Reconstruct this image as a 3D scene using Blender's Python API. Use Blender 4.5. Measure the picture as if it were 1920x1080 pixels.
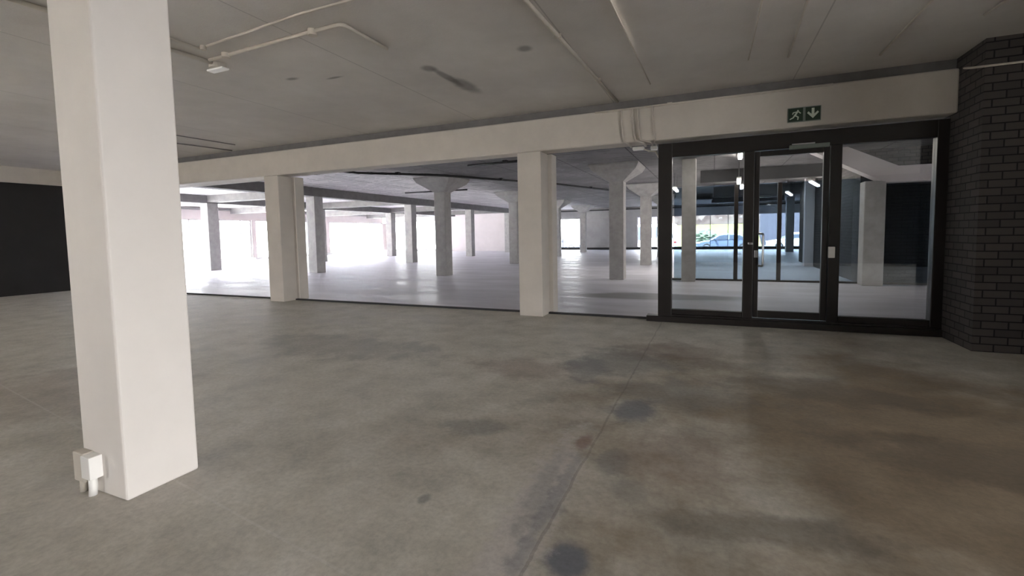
import bpy, bmesh, math, random
from mathutils import Vector, Matrix
random.seed(4)
C = bpy.context.scene.collection
for o in list(bpy.data.objects): bpy.data.objects.remove(o)

# ---------------------------------------------------------------- camera
EYE = 1.4
def make_camera():
    cd = bpy.data.cameras.new('camera'); co = bpy.data.objects.new('camera', cd); C.objects.link(co)
    a, b, c = -0.405566582, -0.067072573, -0.0178867712
    fwd = Vector((math.sin(a)*math.cos(b), math.cos(a)*math.cos(b), math.sin(b)))
    right = Vector((math.cos(a), -math.sin(a), 0)); up = right.cross(fwd)
    r = right*math.cos(c)+up*math.sin(c); u = -right*math.sin(c)+up*math.cos(c)
    m = Matrix((r, u, -fwd)).transposed().to_4x4(); m.translation = Vector((0, 0, EYE))
    co.matrix_world = m
    cd.sensor_width = 36; cd.sensor_fit = 'HORIZONTAL'; cd.lens = 866.545/1920*36
    cd.shift_x = -(965.4-960)/1920; cd.shift_y = (496.73-540)/1920
    cd.clip_start = .05; cd.clip_end = 400
    bpy.context.scene.camera = co
make_camera()

# ---------------------------------------------------------------- world, exposure
S = bpy.context.scene
S.view_settings.view_transform = 'Standard'; S.view_settings.look = 'None'
S.view_settings.gamma = 1; S.view_settings.use_curve_mapping = False
S.view_settings.exposure = 1.82
try:
    S.cycles.max_bounces = 14; S.cycles.diffuse_bounces = 8; S.cycles.glossy_bounces = 5
    S.cycles.transparent_max_bounces = 16; S.cycles.sample_clamp_indirect = 12
except Exception: pass
w = bpy.data.worlds.new('sky'); S.world = w; w.use_nodes = True
nt = w.node_tree; nt.nodes.clear()
wo = nt.nodes.new('ShaderNodeOutputWorld'); bg = nt.nodes.new('ShaderNodeBackground')
tc = nt.nodes.new('ShaderNodeTexCoord'); sx = nt.nodes.new('ShaderNodeSeparateXYZ')
cr = nt.nodes.new('ShaderNodeValToRGB')
nt.links.new(tc.outputs['Generated'], sx.inputs[0]); nt.links.new(sx.outputs['Z'], cr.inputs[0])
cr.color_ramp.elements[0].position = 0.0; cr.color_ramp.elements[0].color = (1, .985, .975, 1)
cr.color_ramp.elements[1].position = .8; cr.color_ramp.elements[1].color = (.80, .88, 1, 1)
nt.links.new(cr.outputs[0], bg.inputs[0]); bg.inputs[1].default_value = 8.5
nt.links.new(bg.outputs[0], wo.inputs[0])

sl = bpy.data.lights.new('sun', 'SUN'); sl.energy = 62; sl.angle = math.radians(2); sl.color = (1, .96, .91)
so = bpy.data.objects.new('sun', sl); C.objects.link(so)
so.rotation_euler = Vector((.30, .12, -.95)).to_track_quat('-Z', 'Y').to_euler()   # high in the sky, beyond the left windows
def portal(loc, rot, sx_, sy_):
    l = bpy.data.lights.new('daylight_portal', 'AREA'); l.shape = 'RECTANGLE'; l.size = sx_; l.size_y = sy_
    l.cycles.is_portal = True
    o = bpy.data.objects.new('daylight_portal', l); C.objects.link(o); o.location = loc; o.rotation_euler = rot
PI = math.pi
portal((-27.95, 21.3, 1.4), (0, -PI/2, 0), 2.5, 27)       # left window wall (faces +X)
portal((-24.4, 34.95, 1.4), (-PI/2, 0, 0), 6.3, 2.6)       # end wall windows (faces -Y)
portal((-11.6, 37.2, 1.4), (-PI/2, 0, 0), 3.2, 2.5)
portal((0.3, 37.2, 1.4), (-PI/2, 0, 0), 11.6, 2.5)
portal((8.95, -1.05, 1.45), (0, PI/2, 0), 2.9, 4.9)             # opening in the right side wall (faces -X)
portal((-10.1, -6.95, 1.15), (PI/2, 0, 0), 2.5, 2.2)
portal((-22.5, 7.35, 1.4), (PI/2, 0, 0), 8.6, 2.5)            # windows in the front left wall (faces +Y)             # opening in the wall behind (faces +Y)

# ---------------------------------------------------------------- materials
def srgb(*c):
    if len(c) == 1: c = c*3
    return tuple(((x/255)/12.92 if x/255 <= .04045 else ((x/255+.055)/1.055)**2.4) for x in c)+(1,)
def N(t, k, **kw):
    n = t.nodes.new(k)
    for a, b in kw.items(): setattr(n, a, b)
    return n
def newmat(name):
    m = bpy.data.materials.new(name); m.use_nodes = True; t = m.node_tree
    return m, t, t.nodes['Principled BSDF']
def noise(t, vec, scale, detail=6, rough=.6):
    n = N(t, 'ShaderNodeTexNoise'); n.inputs['Scale'].default_value = scale
    n.inputs['Detail'].default_value = detail; n.inputs['Roughness'].default_value = rough
    t.links.new(vec, n.inputs['Vector']); return n.outputs[0]
def ramp(t, fac, stops):
    r = N(t, 'ShaderNodeValToRGB'); e = r.color_ramp.elements
    while len(e) < len(stops): e.new(.5)
    for i, (p, c) in enumerate(stops): e[i].position = p; e[i].color = c
    t.links.new(fac, r.inputs[0]); return r.outputs[0]
def mix(t, a, b, f, mode='MIX'):
    m = N(t, 'ShaderNodeMix', data_type='RGBA', blend_type=mode)
    for s, v in ((6, a), (7, b), (0, f)):
        if hasattr(v, 'is_linked') or hasattr(v, 'links'): t.links.new(v, m.inputs[s])
        else: m.inputs[s].default_value = v
    return m.outputs[2]
def math_(t, op, a, b=0., c=0.):
    m = N(t, 'ShaderNodeMath', operation=op)
    for i, v in enumerate((a, b, c)):
        if hasattr(v, 'links'): t.links.new(v, m.inputs[i])
        else: m.inputs[i].default_value = v
    return m.outputs[0]
def geo(t): return N(t, 'ShaderNodeNewGeometry').outputs['Position']
def bump(t, p, h, s, d=.01):
    b = N(t, 'ShaderNodeBump'); b.inputs['Strength'].default_value = s; b.inputs['Distance'].default_value = d
    t.links.new(h, b.inputs['Height']); t.links.new(b.outputs[0], p.inputs['Normal'])
def simple(name, col, rough=.6, metal=0, var=.12, scale=6, bmp=.15, spec=.5):
    m, t, p = newmat(name); g = geo(t); n = noise(t, g, scale)
    lo = tuple(x*(1-var) for x in col[:3])+(1,); hi = tuple(min(1, x*(1+var)) for x in col[:3])+(1,)
    t.links.new(ramp(t, n, [(.3, lo), (.7, hi)]), p.inputs['Base Color'])
    p.inputs['Roughness'].default_value = rough; p.inputs['Metallic'].default_value = metal
    p.inputs['Specular IOR Level'].default_value = spec
    if bmp: bump(t, p, noise(t, g, scale*8, 4), bmp, .004)
    return m
def flat(name, col, rough=.5, metal=0):
    m, t, p = newmat(name); p.inputs['Base Color'].default_value = col
    p.inputs['Roughness'].default_value = rough; p.inputs['Metallic'].default_value = metal; return m
def glow(name, col, s):
    m, t, p = newmat(name); p.inputs['Emission Color'].default_value = col; p.inputs['Emission Strength'].default_value = s; return m
def glass(name, tint, gl=.1):
    m = bpy.data.materials.new(name); m.use_nodes = True; t = m.node_tree; t.nodes.clear()
    o = N(t, 'ShaderNodeOutputMaterial'); tr = N(t, 'ShaderNodeBsdfTransparent'); gs = N(t, 'ShaderNodeBsdfGlossy')
    tr.inputs[0].default_value = tint; gs.inputs['Roughness'].default_value = .02; gs.inputs[0].default_value = (.9, .95, 1, 1)
    lw = N(t, 'ShaderNodeFresnel'); lw.inputs[0].default_value = 1.5
    mx = N(t, 'ShaderNodeMixShader'); t.links.new(math_(t, 'MULTIPLY', lw.outputs[0], gl/.1), mx.inputs[0])
    t.links.new(tr.outputs[0], mx.inputs[1]); t.links.new(gs.outputs[0], mx.inputs[2]); t.links.new(mx.outputs[0], o.inputs[0])
    return m
def ellipse(t, g, wob, cx, cy, rx, ry, ang=0, soft=.35):
    """mask 1 inside a wobbly ellipse on the floor"""
    s = N(t, 'ShaderNodeSeparateXYZ'); t.links.new(g, s.inputs[0])
    dx = math_(t, 'SUBTRACT', s.outputs[0], cx); dy = math_(t, 'SUBTRACT', s.outputs[1], cy)
    ca, sa = math.cos(ang), math.sin(ang)
    u = math_(t, 'ADD', math_(t, 'MULTIPLY', dx, ca/rx), math_(t, 'MULTIPLY', dy, sa/rx))
    v = math_(t, 'ADD', math_(t, 'MULTIPLY', dx, -sa/ry), math_(t, 'MULTIPLY', dy, ca/ry))
    d = math_(t, 'SQRT', math_(t, 'ADD', math_(t, 'MULTIPLY', u, u), math_(t, 'MULTIPLY', v, v)))
    d = math_(t, 'ADD', d, wob)
    mr = N(t, 'ShaderNodeMapRange', interpolation_type='SMOOTHSTEP'); t.links.new(d, mr.inputs[0])
    mr.inputs[1].default_value = 1+soft; mr.inputs[2].default_value = 1-soft
    return mr.outputs[0]

def floor_near_mat():
    m, t, p = newmat('stained concrete floor'); g = geo(t)
    big = noise(t, g, .55, 6, .62); mid = noise(t, g, 2.6, 8, .68); fine = noise(t, g, 30, 5, .7)
    col = ramp(t, mid, [(.3, srgb(170, 166, 156)), (.5, srgb(198, 193, 182)), (.72, srgb(216, 212, 204))])
    brown = ramp(t, mid, [(.3, srgb(104, 88, 68)), (.7, srgb(140, 122, 98))])
    # oily brown wear, a wide patch on the side of the entrance
    wob = math_(t, 'MULTIPLY', math_(t, 'SUBTRACT', big, .5), 3.2)
    col = mix(t, col, brown, math_(t, 'MULTIPLY', ellipse(t, g, wob, 2.0, 3.5, 2.5, 2.5, 0, .6), .92))
    w2 = math_(t, 'MULTIPLY', math_(t, 'SUBTRACT', mid, .5), 2.2)
    blue = srgb(104, 107, 116); grey = srgb(122, 121, 120); light = srgb(196, 190, 186); dk = srgb(80, 72, 64); red = srgb(120, 88, 78)
    def st(cx, cy, rx, ry, c, k, ang=0, soft=.4, wb=None):
        nonlocal col
        col = mix(t, col, c, math_(t, 'MULTIPLY', ellipse(t, g, wb or w2, cx, cy, rx, ry, ang, soft), k))
    w3 = math_(t, 'MULTIPLY', math_(t, 'SUBTRACT', noise(t, g, 9, 6, .7), .5), 3.)
    st(-.56, 1.82, .085, .10, blue, .9); st(-.56, 3.66, .17, .25, blue, .75); st(-1.2, 4.6, .2, .45, blue, .5, .3)
    st(-.9, 5.0, .6, .5, grey, .5); st(-.3, 4.1, .5, .3, grey, .4)
    st(-.45, 5.6, .5, .45, red, .3); st(-.3, 5.2, .9, .2, dk, .25); st(-1.8, 4.4, .5, .3, red, .3)
    st(-1.6, 2.9, .18, .14, grey, .45); st(-.55, 2.75, .08, .16, grey, .5); st(-.4, 2.45, .09, .12, grey, .35)
    st(-.72, 2.15, .05, .05, grey, .5); st(-1.4, 1.98, .035, .045, grey, .6); st(-.2, 2.9, .3, .35, red, .25)
    st(.2, 2.35, .5, .12, dk, .4, .15); st(.9, 4.6, .7, .3, dk, .35); st(1.6, 3.5, .8, .3, dk, .35)
    st(-.83, 2.05, .13, .95, light, .75, 0.03, .5, w3); st(-.85, 2.3, .06, .4, grey, .4, .05, .6, w3); st(-.76, 2.1, .04, .6, blue, .45, 0, .6, w3)
    st(-.78, 2.95, .05, .12, red, .6)
    st(-5.3, 6.6, 1.4, .22, light, .35, -.1); st(-6.6, 5.7, 1.6, .2, light, .35, .1); st(-4.4, 4.5, 1.3, .5, grey, .35)
    st(-5.6, 2.4, 1.0, .8, red, .2); st(-3.0, 1.5, .42, .34, light, .3, 0, .5)
    # pale trench joint and seam running with the bay
    s = N(t, 'ShaderNodeSeparateXYZ'); t.links.new(g, s.inputs[0])
    xw = math_(t, 'ADD', s.outputs[0], math_(t, 'MULTIPLY', math_(t, 'SUBTRACT', mid, .5), .05))
    seam = math_(t, 'COMPARE', xw, -.715, .008)
    col = mix(t, col, srgb(90, 80, 74), math_(t, 'MULTIPLY', seam, .3))
    yw = math_(t, 'ADD', s.outputs[1], math_(t, 'MULTIPLY', s.outputs[0], .14))
    joint = math_(t, 'MULTIPLY', math_(t, 'COMPARE', yw, 1.205, .007), math_(t, 'LESS_THAN', s.outputs[0], -1.2))
    col = mix(t, col, srgb(214, 210, 204), math_(t, 'MULTIPLY', joint, .4))
    col = mix(t, col, ramp(t, fine, [(.3, srgb(200)), (.6, srgb(255))]), .5, 'MULTIPLY')
    t.links.new(col, p.inputs['Base Color'])
    t.links.new(ramp(t, mid, [(.3, (.5,)*3+(1,)), (.7, (.78,)*3+(1,))]), p.inputs['Roughness'])
    h = math_(t, 'ADD', math_(t, 'MULTIPLY', fine, .3), mid); bump(t, p, h, .35, .012)
    return m
def floor_far_mat():
    m, t, p = newmat('pale screeded concrete floor'); g = geo(t)
    mp = N(t, 'ShaderNodeMapping'); mp.inputs['Scale'].default_value = (.5, 1.6, 1); t.links.new(g, mp.inputs[0])
    a = noise(t, mp.outputs[0], .9, 7, .6); f = noise(t, g, 14, 4)
    col = ramp(t, a, [(.3, srgb(188, 186, 194)), (.7, srgb(232, 230, 238))])
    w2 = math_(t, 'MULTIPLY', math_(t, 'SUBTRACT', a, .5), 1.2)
    col = mix(t, col, srgb(120, 118, 118), math_(t, 'MULTIPLY', ellipse(t, g, w2, -1.2, 10.3, 1.7, .5, .12, .25), .8))  # shadow band across the floor, painted in as a darker patch
    t.links.new(col, p.inputs['Base Color'])
    t.links.new(ramp(t, a, [(.3, (.34,)*3+(1,)), (.7, (.62,)*3+(1,))]), p.inputs['Roughness'])
    bump(t, p, math_(t, 'ADD', a, math_(t, 'MULTIPLY', f, .2)), .5, .03)
    return m
def ceil_mat(name, lo, hi, boards):
    m, t, p = newmat(name); g = geo(t); a = noise(t, g, .8, 7, .65); f = noise(t, g, 40, 4)
    col = ramp(t, a, [(.3, lo), (.7, hi)])
    h = math_(t, 'MULTIPLY', f, .2)
    if boards:
        s = N(t, 'ShaderNodeSeparateXYZ'); t.links.new(g, s.inputs[0])
        y = math_(t, 'ADD', s.outputs[1], math_(t, 'MULTIPLY', a, .05))
        fr = math_(t, 'FRACT', math_(t, 'MULTIPLY', y, 1/.28))
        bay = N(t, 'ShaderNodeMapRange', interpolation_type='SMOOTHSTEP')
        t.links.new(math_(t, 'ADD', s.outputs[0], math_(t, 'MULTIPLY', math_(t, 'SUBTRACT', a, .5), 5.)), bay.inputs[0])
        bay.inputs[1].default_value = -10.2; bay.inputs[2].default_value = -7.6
        darker = ramp(t, a, [(.3, srgb(96, 93, 95)), (.7, srgb(128, 125, 127))])   # darker bays on the right, past a wobbly edge
        col = mix(t, col, darker, bay.outputs[0])
        ln = math_(t, 'LESS_THAN', fr, .17)
        brk = math_(t, 'GREATER_THAN', noise(t, g, 1.3, 4), .47)
        ln = math_(t, 'MULTIPLY', ln, brk)
        x2 = math_(t, 'LESS_THAN', math_(t, 'FRACT', math_(t, 'MULTIPLY', s.outputs[0], 1/1.9)), .015)
        ln = math_(t, 'MAXIMUM', ln, x2)
        col = mix(t, col, srgb(50, 48, 50), math_(t, 'MULTIPLY', ln, .9))
        h = math_(t, 'SUBTRACT', h, ln)
    else:
        w2 = math_(t, 'MULTIPLY', math_(t, 'SUBTRACT', a, .5), 2.)
        for cx, cy, rx, ry in ((-3.15, 4.84, .08, .1), (-3.08, 5.6, .1, .28), (-3.12, 5.2, .05, .3), (-1.9, 4.8, .08, .08), (-4.9, 4.4, .1, .05), (-4.4, 4.6, .12, .03)):
            col = mix(t, col, srgb(70, 66, 64), math_(t, 'MULTIPLY', ellipse(t, g, w2, cx, cy, rx, ry, 0, .5), .55))
        s = N(t, 'ShaderNodeSeparateXYZ'); t.links.new(g, s.inputs[0])
        xs = math_(t, 'FRACT', math_(t, 'ADD', math_(t, 'MULTIPLY', s.outputs[0], 1/2.4), .6))
        ln = math_(t, 'LESS_THAN', xs, .006)
        col = mix(t, col, srgb(90, 86, 84), math_(t, 'MULTIPLY', ln, .35))
    t.links.new(col, p.inputs['Base Color']); p.inputs['Roughness'].default_value = .85
    bump(t, p, h, .5, .02); return m
def brick_mat():
    m, t, p = newmat('black painted brick'); g = geo(t)
    s = N(t, 'ShaderNodeSeparateXYZ'); t.links.new(g, s.inputs[0])
    cx = N(t, 'ShaderNodeCombineXYZ'); t.links.new(math_(t, 'ADD', s.outputs[0], s.outputs[1]), cx.inputs[0]); t.links.new(s.outputs[2], cx.inputs[1])
    b = N(t, 'ShaderNodeTexBrick'); t.links.new(cx.outputs[0], b.inputs['Vector'])
    b.inputs['Scale'].default_value = 1; b.inputs['Brick Width'].default_value = .23; b.inputs['Row Height'].default_value = .086
    b.inputs['Mortar Size'].default_value = .008; b.inputs['Mortar Smooth'].default_value = .4
    b.inputs['Color1'].default_value = srgb(66, 62, 61); b.inputs['Color2'].default_value = srgb(78, 73, 71); b.inputs['Mortar'].default_value = srgb(36, 34, 34)
    t.links.new(b.outputs[0], p.inputs['Base Color']); p.inputs['Roughness'].default_value = .85; p.inputs['Specular IOR Level'].default_value = .25
    h = math_(t, 'SUBTRACT', math_(t, 'MULTIPLY', noise(t, g, 30, 4), .3), b.outputs['Fac'])
    bump(t, p, h, .7, .008); return m
def stone_mat():
    m, t, p = newmat('pink stone retaining wall'); g = geo(t)
    v = N(t, 'ShaderNodeTexVoronoi'); v.inputs['Scale'].default_value = 1.4; t.links.new(g, v.inputs['Vector'])
    hs = ramp(t, v.outputs['Color'], [(.2, srgb(84, 66, 60)), (.6, srgb(112, 92, 84)), (.9, srgb(124, 108, 100))])
    t.links.new(hs, p.inputs['Base Color']); p.inputs['Roughness'].default_value = .9
    bump(t, p, v.outputs['Distance'], .6, .05); return m

M = {}
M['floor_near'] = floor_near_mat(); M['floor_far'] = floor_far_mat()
M['ceil_near'] = ceil_mat('painted concrete ceiling', srgb(194, 189, 184), srgb(212, 207, 202), False)
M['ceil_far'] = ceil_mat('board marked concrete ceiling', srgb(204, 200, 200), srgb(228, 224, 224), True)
M['beam'] = simple('cream painted beam', srgb(190, 183, 174), .7, var=.06, scale=3, bmp=.3)
M['pillar'] = simple('white painted column', srgb(226, 220, 214), .55, var=.03, scale=3, bmp=.12)
M['conc'] = simple('grey concrete column', srgb(160, 157, 155), .75, var=.14, scale=5, bmp=.35)
M['conc_dark'] = simple('dark grey concrete', srgb(110, 107, 106), .8, var=.16, scale=4, bmp=.35)
M['window_wall'] = simple('pinkish plaster wall', srgb(156, 146, 144), .7, var=.05, scale=1.5, bmp=.1)
M['pale'] = simple('pale plaster wall', srgb(196, 188, 188), .7, var=.05, scale=1.5, bmp=.1)
M['grey_wall'] = simple('grey plaster wall', srgb(160, 157, 155), .8, var=.12, scale=1.1, bmp=.2)
M['brick'] = brick_mat()
M['dark_wall'] = simple('black painted wall', srgb(28, 25, 24), .8, var=.15, scale=2)
M['black'] = simple('black strip', srgb(30, 29, 30), .6, var=.1)
M['steel'] = simple('black steel frame', srgb(30, 25, 23), .38, var=.15, scale=8, bmp=.05)
M['conduit'] = simple('cream painted conduit', srgb(198, 190, 178), .6, var=.05)
M['white_plastic'] = flat('white plastic', srgb(236, 234, 230), .4)
M['chrome'] = flat('brushed stainless steel', srgb(190, 190, 192), .28, 1)
M['glass'] = glass('clear glass', (.92, .92, .91, 1), .1)
M['glass_blue'] = glass('blue green tinted glass', (.52, .60, .67, 1), .13)
M['glass_win'] = glass('window glass', (.93, .95, .96, 1), .08)
M['green'] = flat('dark green sign', srgb(26, 48, 30), .5)
M['sign_white'] = flat('pale sign marking', srgb(196, 206, 190), .5)
M['tube'] = glow('lit tube', (1, .95, .88, 1), 26)
M['alu'] = simple('pale aluminium frame', srgb(140, 134, 136), .5, var=.04)
M['asphalt'] = simple('asphalt', srgb(96, 96, 100), .9, var=.15, scale=2)
M['tarmac'] = simple('dark tarmac', srgb(70, 70, 72), .9, var=.15, scale=2)
M['yard'] = simple('concrete yard', srgb(168, 166, 162), .9, var=.1, scale=2)
M['paving'] = simple('pale paving', srgb(226, 222, 220), .9, var=.08, scale=2)
M['grass'] = simple('sunlit grass', srgb(86, 84, 34), .95, var=.2, scale=2)
M['bush'] = simple('bush leaves', srgb(70, 78, 58), .9, var=.3, scale=9)
M['bark'] = simple('bark', srgb(80, 66, 54), .9)
M['stone'] = stone_mat()
M['lavender'] = simple('greyish lavender block wall', srgb(72, 70, 78), .9, var=.1)
M['car_blue'] = flat('blue grey car paint', srgb(104, 114, 132), .3, .2)
M['car_white'] = flat('white car paint', srgb(214, 216, 220), .3)
M['car_silver'] = flat('silver blue car paint', srgb(120, 130, 152), .3, .3)
M['car_glass'] = flat('dark car glass', srgb(30, 38, 50), .4)
M['rubber'] = flat('tyre rubber', srgb(34, 34, 36), .8)
M['rim'] = flat('wheel rim', srgb(160, 162, 166), .35, .8)
M['lamp_lens'] = flat('lamp lens', srgb(220, 222, 224), .15)
M['tail'] = flat('tail lamp', srgb(140, 40, 36), .3)
M['duct'] = simple('grey galvanised duct', srgb(120, 128, 122), .5, var=.1)

# ---------------------------------------------------------------- mesh helpers
def box(bm, x0, x1, y0, y1, z0, z1):
    v = [bm.verts.new((x, y, z)) for z in (z0, z1) for x, y in ((x0, y0), (x1, y0), (x1, y1), (x0, y1))]
    for f in ((3, 2, 1, 0), (4, 5, 6, 7), (0, 1, 5, 4), (1, 2, 6, 5), (2, 3, 7, 6), (3, 0, 4, 7)): bm.faces.new([v[i] for i in f])
    return v
def prism(bm, poly, fn):
    """poly: list of 2D points; fn(p, k) -> 3D for k = 0, 1"""
    a = [bm.verts.new(fn(p, 0)) for p in poly]; b = [bm.verts.new(fn(p, 1)) for p in poly]; n = len(poly)
    bm.faces.new(a[::-1]); bm.faces.new(b)
    for i in range(n): bm.faces.new((a[i], a[(i+1) % n], b[(i+1) % n], b[i]))
def tube(bm, pts, r, n=10):
    pts = [Vector(p) for p in pts]; rings = []
    for i, p in enumerate(pts):
        d = (pts[min(i+1, len(pts)-1)]-pts[max(i-1, 0)]).normalized()
        ref = Vector((0, 0, 1)) if abs(d.z) < .9 else Vector((1, 0, 0))
        u = d.cross(ref).normalized(); v = u.cross(d)
        rings.append([bm.verts.new(p+(u*math.cos(a)+v*math.sin(a))*r) for a in [2*PI*k/n for k in range(n)]])
    for a, b in zip(rings, rings[1:]):
        for k in range(n): bm.faces.new((a[k], a[(k+1) % n], b[(k+1) % n], b[k]))
    bm.faces.new(rings[0][::-1]); bm.faces.new(rings[-1])
def bend(pts, r=.08, n=5):
    """round the corners of a polyline"""
    pts = [Vector(p) for p in pts]; out = [pts[0]]
    for a, b, c in zip(pts, pts[1:], pts[2:]):
        p = b+(a-b).normalized()*r; q = b+(c-b).normalized()*r
        for k in range(n+1):
            s = k/n; out.append(p*(1-s)**2+b*2*s*(1-s)+q*s*s)
    out.append(pts[-1]); return out
def obj(name, bm, mat, parent=None, bevel=0, smooth=False, seg=2):
    bmesh.ops.recalc_face_normals(bm, faces=bm.faces)
    me = bpy.data.meshes.new(name); bm.to_mesh(me); bm.free(); me.materials.append(mat)
    o = bpy.data.objects.new(name, me); C.objects.link(o)
    if parent: o.parent = parent
    if bevel:
        b = o.modifiers.new('bevel', 'BEVEL'); b.width = bevel; b.segments = seg; b.limit_method = 'ANGLE'
    if smooth:
        for p in me.polygons: p.use_smooth = True
    return o
def B(*boxes):
    bm = bmesh.new()
    for b in boxes: box(bm, *b)
    return bm
def T(pts, r, n=10):
    bm = bmesh.new(); tube(bm, pts, r, n); return bm
def struct(name, bm, mat, parent=None, bevel=0):
    o = obj(name, bm, mat, parent, bevel)
    if not parent: o['kind'] = 'structure'
    return o
def tag(o, label, cat, group=None):
    o['label'] = label; o['category'] = cat
    if group: o['group'] = group
    return o
def thing(name, loc, label, cat, group=None, rz=0):
    o = bpy.data.objects.new(name, None); C.objects.link(o); o.location = loc; o.rotation_euler = (0, 0, rz)
    o.empty_display_size = .2
    return tag(o, label, cat, group)
def sempty(name, loc=(0, 0, 0)):
    o = bpy.data.objects.new(name, None); C.objects.link(o); o.location = loc; o['kind'] = 'structure'; return o

def window(n, axis, pos, a0, a1, z0, z1, posts, mat='alu', t=.07):
    e = sempty('window_%d' % n); bars = [(a0, a0+t, z0, z1), (a1-t, a1, z0, z1), (a0, a1, z0, z0+t), (a0, a1, z1-t, z1)]
    bars += [(p-t/2, p+t/2, z0, z1) for p in posts]
    f = lambda b, h: (pos-h, pos+h, b[0], b[1], b[2], b[3]) if axis == 'x' else (b[0], b[1], pos-h, pos+h, b[2], b[3])
    obj('window_frame', B(*[f(b, .04) for b in bars]), M[mat], e)
    obj('window_pane', B(f((a0+t, a1-t, z0+t, z1-t), .006)), M['glass_win'], e)

# ---------------------------------------------------------------- heights and grid
HN, HF, HB = 3.40, 3.34, 2.75          # near ceiling, far ceiling, beam soffit
XL, XR, YB = -17.0, 9.0, -7.0          # near hall
# ---------------------------------------------------------------- structure: near hall
struct('floor', B((XL-.3, XR+.3, YB-.3, 7.6, -.3, 0)), M['floor_near'])
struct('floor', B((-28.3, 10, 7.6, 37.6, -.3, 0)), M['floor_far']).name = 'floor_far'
struct('ceiling', B((XL-.3, XR+.3, YB-.3, 7.6, HN, HN+.3)), M['ceil_near'])
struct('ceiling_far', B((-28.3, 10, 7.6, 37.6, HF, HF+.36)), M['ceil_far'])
# beam over the line between the two halls: shallow over the entrance bays, wider to the left
struct('trim_1', B((XL, 2.67, 7.25, 7.6, HB, 3.27)), M['beam'], bevel=.02)
struct('trim_0', B((XL, 2.67, 7.34, 7.6, 3.27, HN)), M['conc_dark'])  # recess over the beam; its shade is put into a darker concrete
struct('trim_2', B((XL, -9.0, 7.6, 7.8, HB, HF)), M['beam'])
struct('trim_3', B((XL, -.76, 7.56, 7.62, 0, .03)), M['black'])     # dark edge strip of the threshold
# left side wall: black below, light beam above
struct('wall_left', B((XL-.3, XL, YB, 7.6, 0, 2.98)), M['dark_wall'])
struct('trim_4', B((XL-.3, XL+.06, YB, 7.6, 2.98, HN)), M['beam'])
# black brick walls at the right of the entrance
struct('wall_front', B((2.67, XR, 6.69, 7.6, 0, HN)), M['brick'])
struct('wall_right', B((XR, XR+.3, YB, -3.5, 0, HN), (XR, XR+.3, 1.4, 6.69, 0, HN), (XR, XR+.3, -3.5, 1.4, 2.9, HN)), M['dark_wall'])
struct('wall_blocker', B((4.6, 4.8, 3.2, 6.69, 0, HN)), M['dark_wall'])  # unseen wall, added to keep light off the beam and ceiling at right
struct('wall_back', B((XL, -11.5, YB-.3, YB, 0, HN), (-9.0, XR, YB-.3, YB, 0, HN), (-11.5, -9.0, YB-.3, YB, 2.3, HN)), M['dark_wall'])

# ---------------------------------------------------------------- structure: far hall
# left window wall (X = -28)
def yseg(y0, y1): return (-28.3, -28, y0, y1, .1, 2.6)
struct('wall_side', B(yseg(7.6, 8), yseg(14.0, 14.4), yseg(21.3, 21.62), yseg(27.4, 28.05), yseg(34.5, 35.3),
    (-28.3, -28, 8, 34.5, 2.6, HF), (-28.3, -28, 8, 34.5, 0, .06)), M['window_wall'])
struct('baseboard_left', B((-28.0, -27.88, 7.6, 35, 0, .16)), M['conc'])
struct('trim_5', B((-28.0, -27.9, 7.6, 35, 3.16, 3.26)), M['conc_dark'])
for n, (a, b, ps) in enumerate([(8, 14, (10, 12)), (14.4, 21.3, (15.9, 17.4, 19.2, 20.6)), (21.62, 27.4, (22.9, 24.4, 25.9)), (28.05, 34.5, (29.6, 31.2, 32.9))], 1):
    window(n, 'x', -28.15, a, b, .1, 2.6, ps, t=.05)
# end wall, window band then plain pale wall
struct('wall_end', B((-28, -27.3, 35, 35.3, 0, HF), (-27.3, -21.2, 35, 35.3, 2.7, HF), (-27.3, -21.2, 35, 35.3, 0, .08),
    (-21.2, -15.0, 35, 35.3, 0, HF)), M['pale'])
window(5, 'y', 35.15, -27.3, -21.2, .08, 2.7, (-25.6, -23.75, -22.5), t=.06)
# street side wall, grey with openings
struct('wall_street', B((-15.3, -15, 35.3, 37.6, 0, HF), (-15, -13.2, 37.3, 37.6, 0, HF), (-13.2, -10.1, 37.3, 37.6, 2.58, HF),
    (-10.1, -5.5, 37.3, 37.6, 0, HF), (-5.5, 10, 37.3, 37.6, 2.56, HF), (6.2, 10, 37.3, 37.6, 0, 2.56)), M['grey_wall'])
struct('baseboard_street', B((-15, 10, 37.2, 37.62, 0, .17)), M['black'])
struct('trim_6', B((-15, 10, 37.18, 37.3, 3.14, 3.22)), M['black'])  # black strip in place of the shadow gap below the ceiling
window(6, 'y', 37.45, -13.2, -10.1, .17, 2.58, (-11.65,), 'steel', .05)
window(7, 'y', 37.45, -5.5, 6.2, .17, 2.56, (-3.8, -.2, 1.0, 2.9, 4.7), 'alu', .04)
struct('wall_far_right', B((9.7, 10, 7.6, 37.3, 0, HF)), M['grey_wall'])
struct('wall_near_left', B((-28, -27, 7.3, 7.6, 0, HF), (-18.2, XL, 7.3, 7.6, 0, HF), (-27, -18.2, 7.3, 7.6, 2.6, HF), (-27, -18.2, 7.3, 7.6, 0, .1)), M['pale'])
window(8, 'y', 7.45, -27, -18.2, .1, 2.6, (-24, -21))
# dark stair core behind the inner glass
struct('wall_core', B((3.4, 9.7, 14.25, 23.1, 0, HF)), M['brick'])

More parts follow.
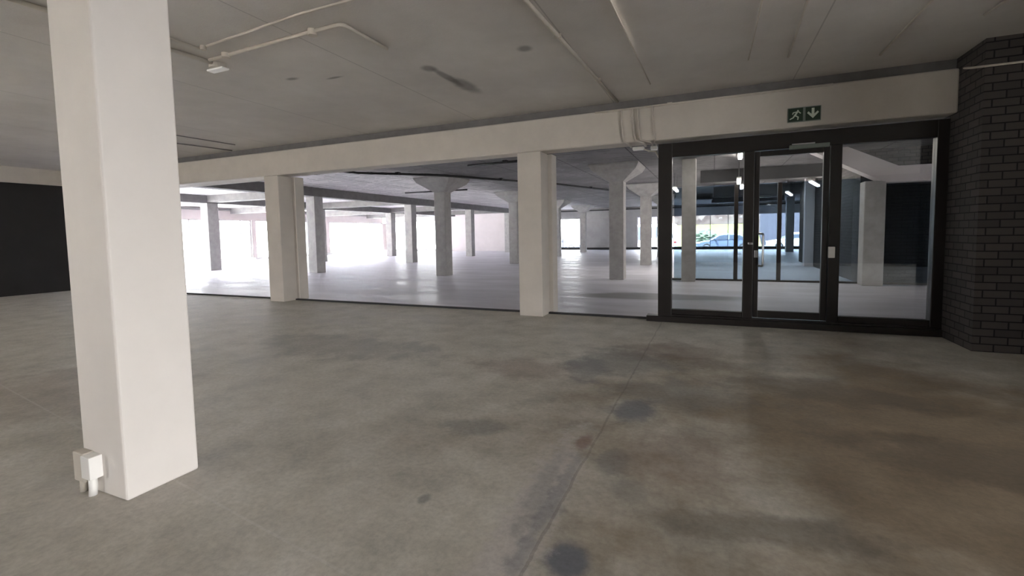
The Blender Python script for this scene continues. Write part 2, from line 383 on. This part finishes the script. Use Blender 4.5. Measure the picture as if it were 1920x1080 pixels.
# beams under the far ceiling
def beam(n, *b, m='conc_dark'): struct('trim_%d' % n, B(b), M[m])
beam(7, -14.72, -14.28, 7.8, 35, 3.0, HF); beam(8, -21.02, -20.58, 7.6, 35, 3.0, HF)
k = 9
for y in (13.8, 20.1, 26.5, 32.6):
    beam(k, -28, -21.02, y-.22, y+.22, 2.98, HF); beam(k+1, -20.58, -14.72, y-.22, y+.22, 3.03, HF); k += 2
M['conc_black'] = simple('sooty dark concrete', srgb(66, 65, 68), .85, var=.15)  # darkest concrete, for two beams behind the entrance
beam(k, -.4, 9.7, 16.4, 16.9, 2.95, HF, m='conc_black'); k += 1
beam(k, .0, 9.7, 23.1, 23.6, 2.9, HF, m='conc_black'); k += 1
beam(k, -.1, 3.6, 29.5, 29.9, 3.0, HF); k += 1

# ---------------------------------------------------------------- columns
def col_thing(x, y, label, group, wx=.44, wy=.44, ztop=3.0, mat='conc', cap=False, bevel=.015, name='concrete_column'):
    e = thing(name, (x, y, 0), label, 'column', group)
    obj('shaft', B((-wx/2, wx/2, -wy/2, wy/2, 0, ztop)), M[mat], e, bevel)
    if cap:
        bm = bmesh.new(); sec = [(ztop, wx/2), (ztop+.30, .62), (HF-.05, .70), (HF, .70)]
        rings = [[bm.verts.new((sx_*h, sy_*h, z)) for sx_, sy_ in ((-1, -1), (1, -1), (1, 1), (-1, 1))] for z, h in sec]
        for a, b in zip(rings, rings[1:]):
            for i in range(4): bm.faces.new((a[i], a[(i+1) % 4], b[(i+1) % 4], b[i]))
        bm.faces.new(rings[0][::-1]); bm.faces.new(rings[-1])
        obj('capital', bm, M[mat], e, .01)
    return e
# big white column in the foreground
fp = thing('white_column', (-3.08, 1.56, 0), 'big white painted square column nearest the camera with a socket box at its foot', 'column')
obj('shaft', B((-.2, .2, -.19, .19, 0, HN)), M['pillar'], fp, .014, seg=3)
jb = thing('wall_box', (-3.2, 1.37, 0), 'small white electrical box low on the white foreground column with conduit into the floor', 'electrical box')
obj('housing', B((-.075, .03, -.05, 0, .07, .235)), M['conduit'], jb, .006)
obj('cover', B((.03, .115, -.062, 0, .105, .23)), M['white_plastic'], jb, .004)
obj('conduit', T([(.07, -.03, .11), (.07, -.03, .05), (.06, -.03, 0)], .02), M['white_plastic'], jb, smooth=True)
obj('conduit', T([(-.04, -.025, .08), (-.04, -.025, 0)], .018), M['conduit'], jb, smooth=True)
# columns on the line between halls
def line_col(x, label):
    e = thing('painted_column', (x, 7.45, 0), label, 'column', 'cream columns carrying the long beam')
    obj('shaft', B((-.22, .2, -.2, .17, 0, HB)), M['beam'], e, .012)
    obj('pilaster', B((-.16, .27, .17, .42, 0, HB)), M['beam'], e, .01)
line_col(-2.82, 'cream painted column under the long beam, standing just left of the glazed entrance')
line_col(-8.84, 'cream painted column under the long beam, between the foreground column and the entrance')
# columns with beams over them
lab = {(-20.8, 13.8): 'square grey column in front of the bright left windows, seen left of the second cream column',
 (-14.5, 13.8): 'square grey column partly hidden behind the farther cream column, carrying the dark beam',
 (-20.8, 20.1): 'slim grey column seen between a near column and the wide bright window on the left',
 (-14.5, 20.1): 'grey column under the dark beam, next left of the near flared column',
 (-20.8, 26.5): 'grey column at the right edge of the wide bright left window',
 (-14.5, 26.5): 'grey column under the dark beam in front of the plain pale end wall',
 (-14.5, 32.6): 'farthest grey column under the dark beam, at the right end of the pale end wall'}
for (x, y), l in lab.items():
    col_thing(x, y, l, 'grey columns under the dark beams', .47 if x < -15 else .44, .5 if x < -15 else .44, 3.0)
lab = {(-8.6, 13.8): 'flared capital column nearest in the wide middle bay',
 (-8.6, 20.1): 'flared capital column half hidden by the left edge of the cream column near the entrance',
 (-8.6, 26.5): 'slender flared capital column just right of the cream column, before the street window with a car',
 (-8.6, 32.6): 'farthest flared capital column, standing before the grey street wall',
 (-2.6, 13.8): 'stout flared capital column between the cream column and the glazed entrance',
 (-2.6, 20.1): 'flared capital column close against the left post of the glazed entrance',
 (-2.6, 26.5): 'flared capital column almost hidden behind the left post of the glazed entrance'}
for (x, y), l in lab.items():
    col_thing(x, y, l, 'flared capital columns', .42, .42, 2.86, cap=True)
col_thing(3.52, 13.7, 'pale square column seen through the right pane, before the black brick core', 'columns behind the entrance', .42, .4, 2.5, 'conc')
col_thing(3.24, 20.0, 'narrow pale column at the left face of the black brick core', 'columns behind the entrance', .3, .3, HF, 'pale')
col_thing(4.3, 32.7, 'grey column far behind the glass door, before the street glazing', 'columns behind the entrance', .42, .42, HF)
col_thing(-.62, 13.7, 'grey column at the left end of the inner glass partition', 'columns behind the entrance', .36, .36, HF, 'conc')

# sloping pale stair beam behind the inner glass
bm = bmesh.new()
prism(bm, [(2.15, HF), (2.95, HF), (3.95, 2.82), (9.6, 2.82), (9.6, 2.45), (3.72, 2.45)], lambda p, s: (p[0], 13.5+.4*s, p[1]))
tag(obj('sloping_beam', bm, M['pale']), 'pale sloping concrete beam descending to the column behind the right pane', 'beam')

# ---------------------------------------------------------------- glazed entrance
ge = thing('glazed_entrance', (0.95, 7.5, 0), 'black framed glass entrance screen with a central glass door beside the brick wall', 'glass entrance')
def ent(name, bxs, mat, parent=ge, bevel=.006):
    return obj(name, B(*[(a-.95, b-.95, c, d, e_, f_) for a, b, c, d, e_, f_ in bxs]), M[mat], parent, bevel)
ent('frame_post', [(-.78, -.58, -.07, .07, 0, 2.72)], 'steel'); ent('frame_post', [(2.55, 2.67, -.07, .07, 0, 2.72)], 'steel')
ent('frame_head', [(-.58, 2.55, -.07, .07, 2.51, 2.72)], 'steel')
ent('mullion', [(.40, .53, -.06, .06, .12, 2.51)], 'steel'); ent('mullion', [(1.44, 1.57, -.06, .06, .12, 2.51)], 'steel')
ent('base_rail', [(-.58, .40, -.05, .05, .12, .2)], 'steel'); ent('base_rail', [(1.57, 2.55, -.05, .05, .12, .2)], 'steel')
ent('sill', [(-.95, 2.67, -.1, .08, 0, .09), (-.58, 2.67, -.075, .07, .09, .12)], 'steel')
ent('side_pane', [(-.58, .40, -.006, .006, .2, 2.51)], 'glass', bevel=0); ent('side_pane', [(1.57, 2.55, -.006, .006, .2, 2.51)], 'glass', bevel=0)
dl = ent('door_leaf', [(.535, .60, -.035, .035, .13, 2.5), (1.365, 1.435, -.035, .035, .13, 2.5), (.60, 1.365, -.035, .035, .13, .23), (.60, 1.365, -.035, .035, 2.43, 2.5)], 'steel')
ent('glass_pane', [(.60, 1.365, -.005, .005, .23, 2.43)], 'glass', dl, 0)
bm = bmesh.new(); tube(bm, bend([(-.35, -.035, 1.34), (-.30, -.11, 1.34), (-.30, -.11, .88), (-.35, -.035, .88)], .03), .014, 12)
ph = obj('pull_handle', bm, M['chrome'], dl, smooth=True)
ent('keyhole_plate', [(.545, .59, -.045, -.034, 1.0, 1.1)], 'chrome', dl, .002)
ent('door_closer', [(.95, 1.42, -.09, -.035, 2.49, 2.545)], 'duct', dl, .006)
ent('closer_arm', [(.98, 1.25, -.1, -.085, 2.545, 2.56)], 'chrome', dl, .002)
ent('lock_cylinder', [(.46, .52, -.085, -.055, 1.185, 1.215)], 'chrome', bevel=.004)
ent('lock_case', [(1.435, 1.51, -.10, -.055, 1.0, 1.15)], 'white_plastic', bevel=.006)

# inner glass partition
ip = thing('glass_partition', (1.8, 14, 0), 'bluish frameless inner glass partition behind the glazed entrance', 'glass partition')
def inn(name, bxs, mat, bevel=0): return obj(name, B(*[(a-1.8, b-1.8, c, d, e_, f_) for a, b, c, d, e_, f_ in bxs]), M[mat], ip, bevel)
edges = [-1.05, .57, 1.6, 4.9]
for a, b in zip(edges, edges[1:]): inn('glass_pane', [(a+.02, b-.02, -.006, .006, .05, 2.62)], 'glass_blue')
for x in edges[1:3]: inn('mullion', [(x-.05, x+.05, -.04, .04, .05, 2.62)], 'steel', .004)
inn('base_channel', [(-1.07, 4.95, -.035, .035, 0, .05)], 'steel', .004)

# ---------------------------------------------------------------- exit sign
es = thing('exit_sign', (1.09, 7.25, 2.91), 'small dark green exit sign with running figure and down arrow above the glass door', 'sign')
def sp(name, bm, mat): return obj(name, bm, M[mat], es)
sp('panel', B((-.18, -.015, -.02, 0, -.085, .085)), 'green'); sp('panel', B((.015, .18, -.02, 0, -.085, .085)), 'green')
sp('border', B((-.19, .19, -.012, -.001, -.095, .095)), 'duct')
def plate(pts, ox, oz, s, bm):
    prism(bm, [(x*s+ox, z*s+oz) for x, z in pts], lambda p, k_: (p[0], -.020-.004*k_, p[1]))
bm = bmesh.new()    # running figure: head, torso, arms, legs
plate([(.30+.13*math.cos(a), .62+.13*math.sin(a)) for a in [2*PI*i/12 for i in range(12)]], -.0975, 0, .08, bm)
for q in ([(.15, .5), (.35, .42), (.02, -.15), (-.22, -.02)], [(.3, .42), (.6, .1), (.72, .2), (.4, .5)], [(.15, .5), (-.4, .4), (-.5, .1), (-.38, .05), (-.28, .28), (.1, .33)],
          [(-.22, -.02), (-.02, -.15), (-.3, -.5), (-.8, -.72), (-.82, -.58), (-.42, -.38)], [(-.1, 0), (.05, -.1), (.42, -.35), (.35, -.8), (.2, -.8), (.24, -.42), (-.12, -.2)]):
    plate(q, -.0975, 0, .085, bm)
sp('running_figure', bm, 'sign_white')
bm = bmesh.new(); plate([(-.18, .8), (.18, .8), (.18, -.1), (.6, .32), (.78, .1), (0, -.75), (-.78, .1), (-.6, .32), (-.18, -.1)], .0975, 0, .085, bm)
sp('down_arrow', bm, 'sign_white')

# ---------------------------------------------------------------- conduits on the near ceiling
def conduit(name, pts, r, label, group='cream conduits on the near ceiling', mat='conduit', saddles=()):
    e = thing(name, pts[0], label, 'conduit', group); p0 = Vector(pts[0])
    obj('pipe', T([q-p0 for q in bend(pts, .06)], r), M[mat], e, smooth=True)
    for s in saddles:
        s = Vector(s)-p0; obj('saddle', B((s.x-.035, s.x+.035, s.y-.012, s.y+.012, s.z-r*.9, s.z+r+.005)), M[mat], e, .003)
    return e
zc = HN-.018
conduit('ceiling_conduit', [(-5.3, 1.6, zc), (-5.2, 3.6, zc)], .022, 'cream conduit running from behind the foreground column to the ceiling lamp box')
conduit('ceiling_conduit', [(-5.15, 3.52, zc), (-3.6, 3.47, zc), (-3.2, 3.47, zc), (-3.2, 4.12, zc)], .018, 'cream bent conduit from the lamp box across the ceiling to a short stub', saddles=[(-4.5, 3.5, zc)])
conduit('ceiling_conduit', [(-4.95, 1.9, zc), (-4.93, 3.28, zc)], .012, 'thin cream conduit parallel above the one reaching the lamp box')
conduit('ceiling_conduit', [(-4.8, 3.26, zc), (-3.39, 3.16, zc), (-2.7, 3.16, zc)], .011, 'thin faint conduit at the top edge above the bent one')
conduit('ceiling_conduit', [(-1.6, 1.5, zc), (-1.48, 4.0, zc), (-1.36, 7.25, zc)], .02, 'long conduit crossing the ceiling to the beam left of the entrance', saddles=[(-1.46, 4.6, zc), (-1.4, 6.1, zc)])
conduit('ceiling_conduit', [(-.86, 2, zc), (-.8, 6.6, zc)], .008, 'thin straight ceiling conduit right of the long one')
conduit('ceiling_conduit', [(.66, 2.5, zc), (.78, 6.3, zc)], .012, 'conduit on the dark ceiling above the exit sign')
conduit('ceiling_conduit', [(.38, 3.5, zc), (.36, 6.2, zc)], .008, 'very thin conduit just left of the one above the exit sign')
conduit('ceiling_conduit', [(1.74, 4.0, zc), (1.75, 6.7, zc)], .012, 'conduit on the dark ceiling toward the brick wall')
conduit('ceiling_conduit', [(2.45, 4.8, zc), (2.33, 5.9, zc)], .012, 'short conduit at the upper right corner of the ceiling')
conduit('beam_conduit', [(-1.7, 7.225, 3.25), (1.4, 7.225, 3.25)], .014, 'thin conduit clipped along the beam face above the entrance', saddles=[(-.6, 7.22, 3.25)])
conduit('beam_conduit', [(2.69, 7.22, 3.25), (2.55, 6.66, 3.1), (6, 6.66, 3.1)], .012, 'thin pale conduit along the top of the black brick wall')
def ceil_box(x, y, r, h, label, lens=False, name='junction_box'):
    e = thing(name, (x, y, HN), label, 'ceiling box')
    obj('body', T([(0, 0, 0), (0, 0, -h)], r, 20), M['conduit'], e, .004)
    if lens:
        obj('cover_plate', B((-.13, .13, -.045, .045, -h-.02, -h)), M['white_plastic'], e, .006)
ceil_box(-5.22, 3.66, .09, .06, 'round ceiling box with white cover plate right of the foreground column', True)
ceil_box(-4.85, 3.5, .045, .05, 'small round junction box beside the white covered one')
ceil_box(-3.57, 3.47, .045, .06, 'round junction box at the bend of the ceiling conduit')
ceil_box(-4.87, 3.27, .03, .045, 'tiny junction box on the thin upper conduit')
conduit('ceiling_conduit', [(-10.2, 5.9, zc), (-9.96, 7.2, zc)], .012, 'dark thin conduit on the left ceiling ending at the beam', mat='conc_dark')
conduit('ceiling_conduit', [(-9.4, 5.6, zc), (-9.3, 6.8, zc)], .008, 'short dark ceiling conduit nearer than the one ending at the beam', mat='conc_dark')
# cables dropping over the beam face beside the entrance
def drop(x, x2, label, r=.014):
    e = thing('hanging_cable', (x, 7.22, 3.26), label, 'cable', 'cables over the beam')
    obj('wire', T([(0, .01, 0), (0, .005, -.2), (.02, .0, -.42), (.04, 0, -.49), (x2-x, .03, -.53), (x2-x, .33, -.53)], r, 8), M['beam'], e, smooth=True)
drop(-1.3, -1.2, 'left painted cable looping down the beam face beside the entrance')
drop(-1.13, -.98, 'middle painted cable looping down the beam face beside the entrance', .018)
drop(-1.05, -.88, 'third painted cable looping down the beam face, close to the middle one')
drop(-.84, -.82, 'right painted cable dropping to the corner of the entrance frame', .01)
e = thing('cable_clump', (-1.0, 7.68, 2.72), 'white plaster lumps and loose cable ends under the beam at the entrance corner', 'cable')
obj('plaster_lump', B((-.2, -.02, -.05, .05, -.02, .03)), M['white_plastic'], e, .012)
obj('plaster_lump', B((.08, .18, -.05, .05, -.04, .02)), M['white_plastic'], e, .012)
obj('cable_end', T([(-.1, 0, .02), (.05, -.02, -.05), (.15, 0, -.06), (.2, 0, -.16)], .012, 8), M['conduit'], e, smooth=True)

# ---------------------------------------------------------------- pipes on the far ceiling
zf = HF-.055
def fpipe(pts, label, r=.035):
    e = thing('sprinkler_pipe', pts[0], label, 'pipe', 'dark pipes on the far ceiling'); p0 = Vector(pts[0])
    obj('pipe', T([Vector(q)-p0 for q in pts], r, 8), M['black'], e, smooth=True)
    for a, b in zip(pts, pts[1:]):
        n = max(1, int((Vector(b)-Vector(a)).length//3))
        for i in range(n):
            q = Vector(a).lerp(Vector(b), (i+.5)/n)-p0
            obj('bracket', B((q.x-.06, q.x+.06, q.y-.06, q.y+.06, -.02, .053)), M['black'], e)
fpipe([(-10.3, 8.4, zf), (-9.7, 10.9, zf), (-8.0, 12.5, zf), (-5.6, 17, zf), (-4, 22, zf)], 'long dark pipe bending across the far ceiling past the nearest flared column')
fpipe([(-3.9, 11.2, zf), (-6.2, 11.3, zf)], 'short dark pipe left of the stout flared column', .035)
fpipe([(-12.5, 17, zf), (-9.5, 17.2, zf)], 'dark pipe behind the nearest flared column', .03)

# ---------------------------------------------------------------- tube lights
def tube_light(x, y, dx, dy, L, label, drop=0):
    e = thing('tube_light', (x, y, HF-.005-drop), label, 'tube light', 'lit tubes behind the entrance', math.atan2(dy, dx))
    obj('housing', B((-L/2, L/2, -.06, .06, -.05, 0)), M['white_plastic'], e, .006)
    if drop:
        for q in (-L*.35, L*.35): obj('suspension_rod', T([(q, 0, -.01), (q, 0, drop)], .008, 6), M['steel'], e)
    obj('diffuser', B((-L/2+.02, L/2-.02, -.045, .045, -.09, -.05)), M['tube'], e, .01)
tube_light(.60, 12.9, .04, 1, 1.5, 'nearest and brightest tube light seen through the left pane')
tube_light(.68, 15.2, .04, 1, 1.3, 'second hanging tube light in line behind the brightest one', .45)
tube_light(.86, 17.2, .04, 1, 1.3, 'third and farthest hanging tube light in the line', .45)
tube_light(2.95, 17.4, .69, 2.41, 1.9, 'slanting tube standing in for a mirrored tube light at the top right of the glass door', .45)  # modelled tube in place of a reflection in the glass
tube_light(2.80, 21.6, .6, 2.8, 2.0, 'smaller slanting tube standing in for a mirrored tube light left of the black brick pier', .45)  # another mirrored tube, built as a hanging lamp
tube_light(-1.2, 17.0, 0, 1, 1.4, 'small hanging tube light beside the left post of the entrance', .45)
# ceiling units far behind the left pane
for x, l in ((-.5, 'dark ceiling unit above the parked car seen through the left pane'), (2.6, 'dark ceiling unit seen through the glass door')):
    e = thing('ceiling_unit', (x, 27, HF), l, 'ceiling unit', 'ceiling units before the street glazing')
    obj('casing', B((-.45, .45, -.4, .4, -.3, 0)), M['conc_dark'], e, .02)
    obj('grille', B((-.35, .35, -.41, -.4, -.25, -.1)), M['black'], e)

# ---------------------------------------------------------------- outside
struct('ground_street', B((-80, 60, 37.62, 120, -.6, -.3)), M['asphalt'])
struct('ground_left', B((-90, -28.3, -30, 120, -.5, -.02)), M['paving'])
struct('ground_yard', B((9.3, 60, -30, 37.6, -.5, -.02)), M['tarmac'])
struct('ground_back', B((-28.3, 9.3, -40, -7.3, -.5, -.02)), M['yard'])
bm = bmesh.new(); prism(bm, [(52.2, -.3), (59.9, 2.1), (59.9, -.3)], lambda p, s_: (-6+10.5*s_*1.0, p[0], p[1]))
o = obj('grass_bank', bm, M['grass']); tag(o, 'bright yellow green grass slope beyond the parked blue car', 'grass'); o['kind'] = 'stuff'
o = obj('retaining_wall', B((-7, 5, 60, 60.5, -.3, 3.7), (-7, 5, 59.96, 60.54, 3.7, 3.85)), M['stone']); tag(o, 'pink stone retaining wall above the grass slope', 'wall')
o = obj('block_wall', B((4.6, 12, 56, 56.4, -.3, 3.6), (4.6, 12, 55.95, 56.45, 3.6, 3.7)), M['lavender']); tag(o, 'greyish lavender block wall outside, right of the grass slope', 'wall')
o = obj('block_wall', B((-12, -4.2, 48, 48.4, -.3, 2.9), (-12, -4.2, 47.95, 48.45, 2.9, 3.0)), M['lavender']); tag(o, 'greyish lavender block wall outside, left of the parked blue car', 'wall')
def bush(x, y, z, r, label):
    e = thing('round_bush', (x, y, z), label, 'bush')
    bm = bmesh.new(); bmesh.ops.create_icosphere(bm, subdivisions=4, radius=r)
    for v in bm.verts:
        v.co *= 1+random.uniform(-.09, .09)+.08*math.sin(v.co.x*5)*math.cos(v.co.y*4); v.co.z = v.co.z*.7+r*.62
    obj('foliage', bm, M['bush'], e); obj('trunk', T([(0, 0, 0), (0, 0, r*.4)], .07), M['bark'], e)
bush(-.9, 50.4, -.3, 1.35, 'round green bush behind the hood of the parked blue car')

def car(x, y, z, rz, paint, label, van=False, L=4.4, H=1.42):
    e = thing('parked_van' if van else 'parked_car', (x, y, z), label, 'van' if van else 'car', None, rz)
    h = L/2
    if not van:
        lower = [(-h, .32), (-h+.02, .62), (-h+.25, .74), (-h+1.1, .88), (h-.95, .93), (h-.2, .90), (h, .70), (h, .32), (h-.5, .22), (-h+.5, .22)]
        top = [(-h+1.0, .87), (-h+1.75, H-.12), (-h+2.1, H), (h-1.5, H-.02), (h-1.0, H-.16), (h-.35, .92)]
    else:
        lower = [(-h, .35), (-h+.02, .8), (-h+.55, 1.0), (-h+.7, 1.05), (h, 1.05), (h, .35), (h-.5, .25), (-h+.5, .25)]
        top = [(-h+.55, 1.0), (-h+1.15, H-.15), (-h+1.5, H), (h-.1, H), (h, H-.1), (h, 1.05)]
    W = .86
    def loft(poly, ins):
        bm = bmesh.new(); zs = [p[1] for p in poly]; z0, z1 = min(zs), max(zs); st = [(-W, 1.), (-W*.93, .0), (W*.93, .0), (W, 1.)]
        rings = []
        for yy, kk in ((-1, 1), (-.9, 0), (.9, 0), (1, 1)):
            r_ = []
            for px, pz in poly:
                f = (pz-z0)/(z1-z0); wy = yy*W*(1-ins*f)
                r_.append(bm.verts.new((px*(1-.012*kk), wy, pz-(.03*kk if f > .8 else 0))))
            rings.append(r_)
        n = len(poly)
        for a, b in zip(rings, rings[1:]):
            for i in range(n): bm.faces.new((a[i], a[(i+1) % n], b[(i+1) % n], b[i]))
        bm.faces.new(rings[0][::-1]); bm.faces.new(rings[-1]); return bm
    obj('body', loft(lower, .03), M[paint], e, .04, seg=3)
    obj('cabin', loft(top, .22), M[paint], e, .04, seg=3)
    # side glazing follows the cabin, split by the door pillar
    t0, t1 = top[0][0], top[-1][0]
    for sy in (-1, 1):
        def yy(z): return sy*(W*(1-.22*(z-.87)/(H-.87))+.012)
        for q in ([(t0+.28, .95), (t0+.85, H-.16), ((t0+t1)/2-.1, H-.11), ((t0+t1)/2-.1, .96)], [((t0+t1)/2, .96), ((t0+t1)/2, H-.11), (t1-.75, H-.14), (t1-.35, .98)]):
            if van and q[0][0] > t0+1: q = [(q[0][0], 1.12), (q[1][0], H-.2), (q[2][0]+.4, H-.2), (q[3][0]+.1, 1.12)]
            bm = bmesh.new(); prism(bm, q, lambda p, k_: (p[0], yy(p[1])+sy*.01*k_, p[1])); obj('side_window', bm, M['car_glass'], e)
        for wx in (-h+.82, h-.85):
            wh = obj('wheel', T([(wx, sy*(W-.18), .31), (wx, sy*(W+.015), .31)], .31, 24), M['rubber'], e, .02)
            obj('rim', T([(wx, sy*(W+.0), .31), (wx, sy*(W+.025), .31)], .2, 16), M['rim'], wh)
        obj('headlamp', B((-h-.005, -h+.3, sy*.78-.08, sy*.78+.08, .6, .72)), M['lamp_lens'], e, .02)
        obj('tail_lamp', B((h-.22, h+.01, sy*.76-.1, sy*.76+.1, .68, .84)), M['tail'], e, .02)
        obj('mirror', B((t0+.42, t0+.56, sy*(W+.06)-.08, sy*(W+.06)+.08, .95, 1.06)), M[paint], e, .02)
    bm = bmesh.new(); a, b = top[0], top[1]
    wa, wb = W*.92, W*.76
    q = [(a[0]+.05-.02, -wa, a[1]+.09), (a[0]+.05-.02, wa, a[1]+.09), (b[0]-.03, wb, b[1]), (b[0]-.03, -wb, b[1])]
    v = [bm.verts.new(c) for c in q]+[bm.verts.new((c[0]+.03, c[1], c[2]-.02)) for c in q]
    for f in ((0, 1, 2, 3), (7, 6, 5, 4), (0, 4, 5, 1), (1, 5, 6, 2), (2, 6, 7, 3), (3, 7, 4, 0)): bm.faces.new([v[i] for i in f])
    obj('windscreen', bm, M['car_glass'], e)
car(.9, 42.5, -.3, 0, 'car_blue', 'blue grey car parked outside, seen through the left pane of the entrance')
car(6.4, 44.5, -.3, 0, 'car_white', 'white car nose parked outside, seen through the glass door')
car(-13.5, 42.5, -.3, PI, 'car_silver', 'silver blue car outside the left street window')
car(-5.2, 42.5, -.3, 0, 'car_white', 'white van parked outside behind the flared column at the entrance post', True, 4.6, 2.3)
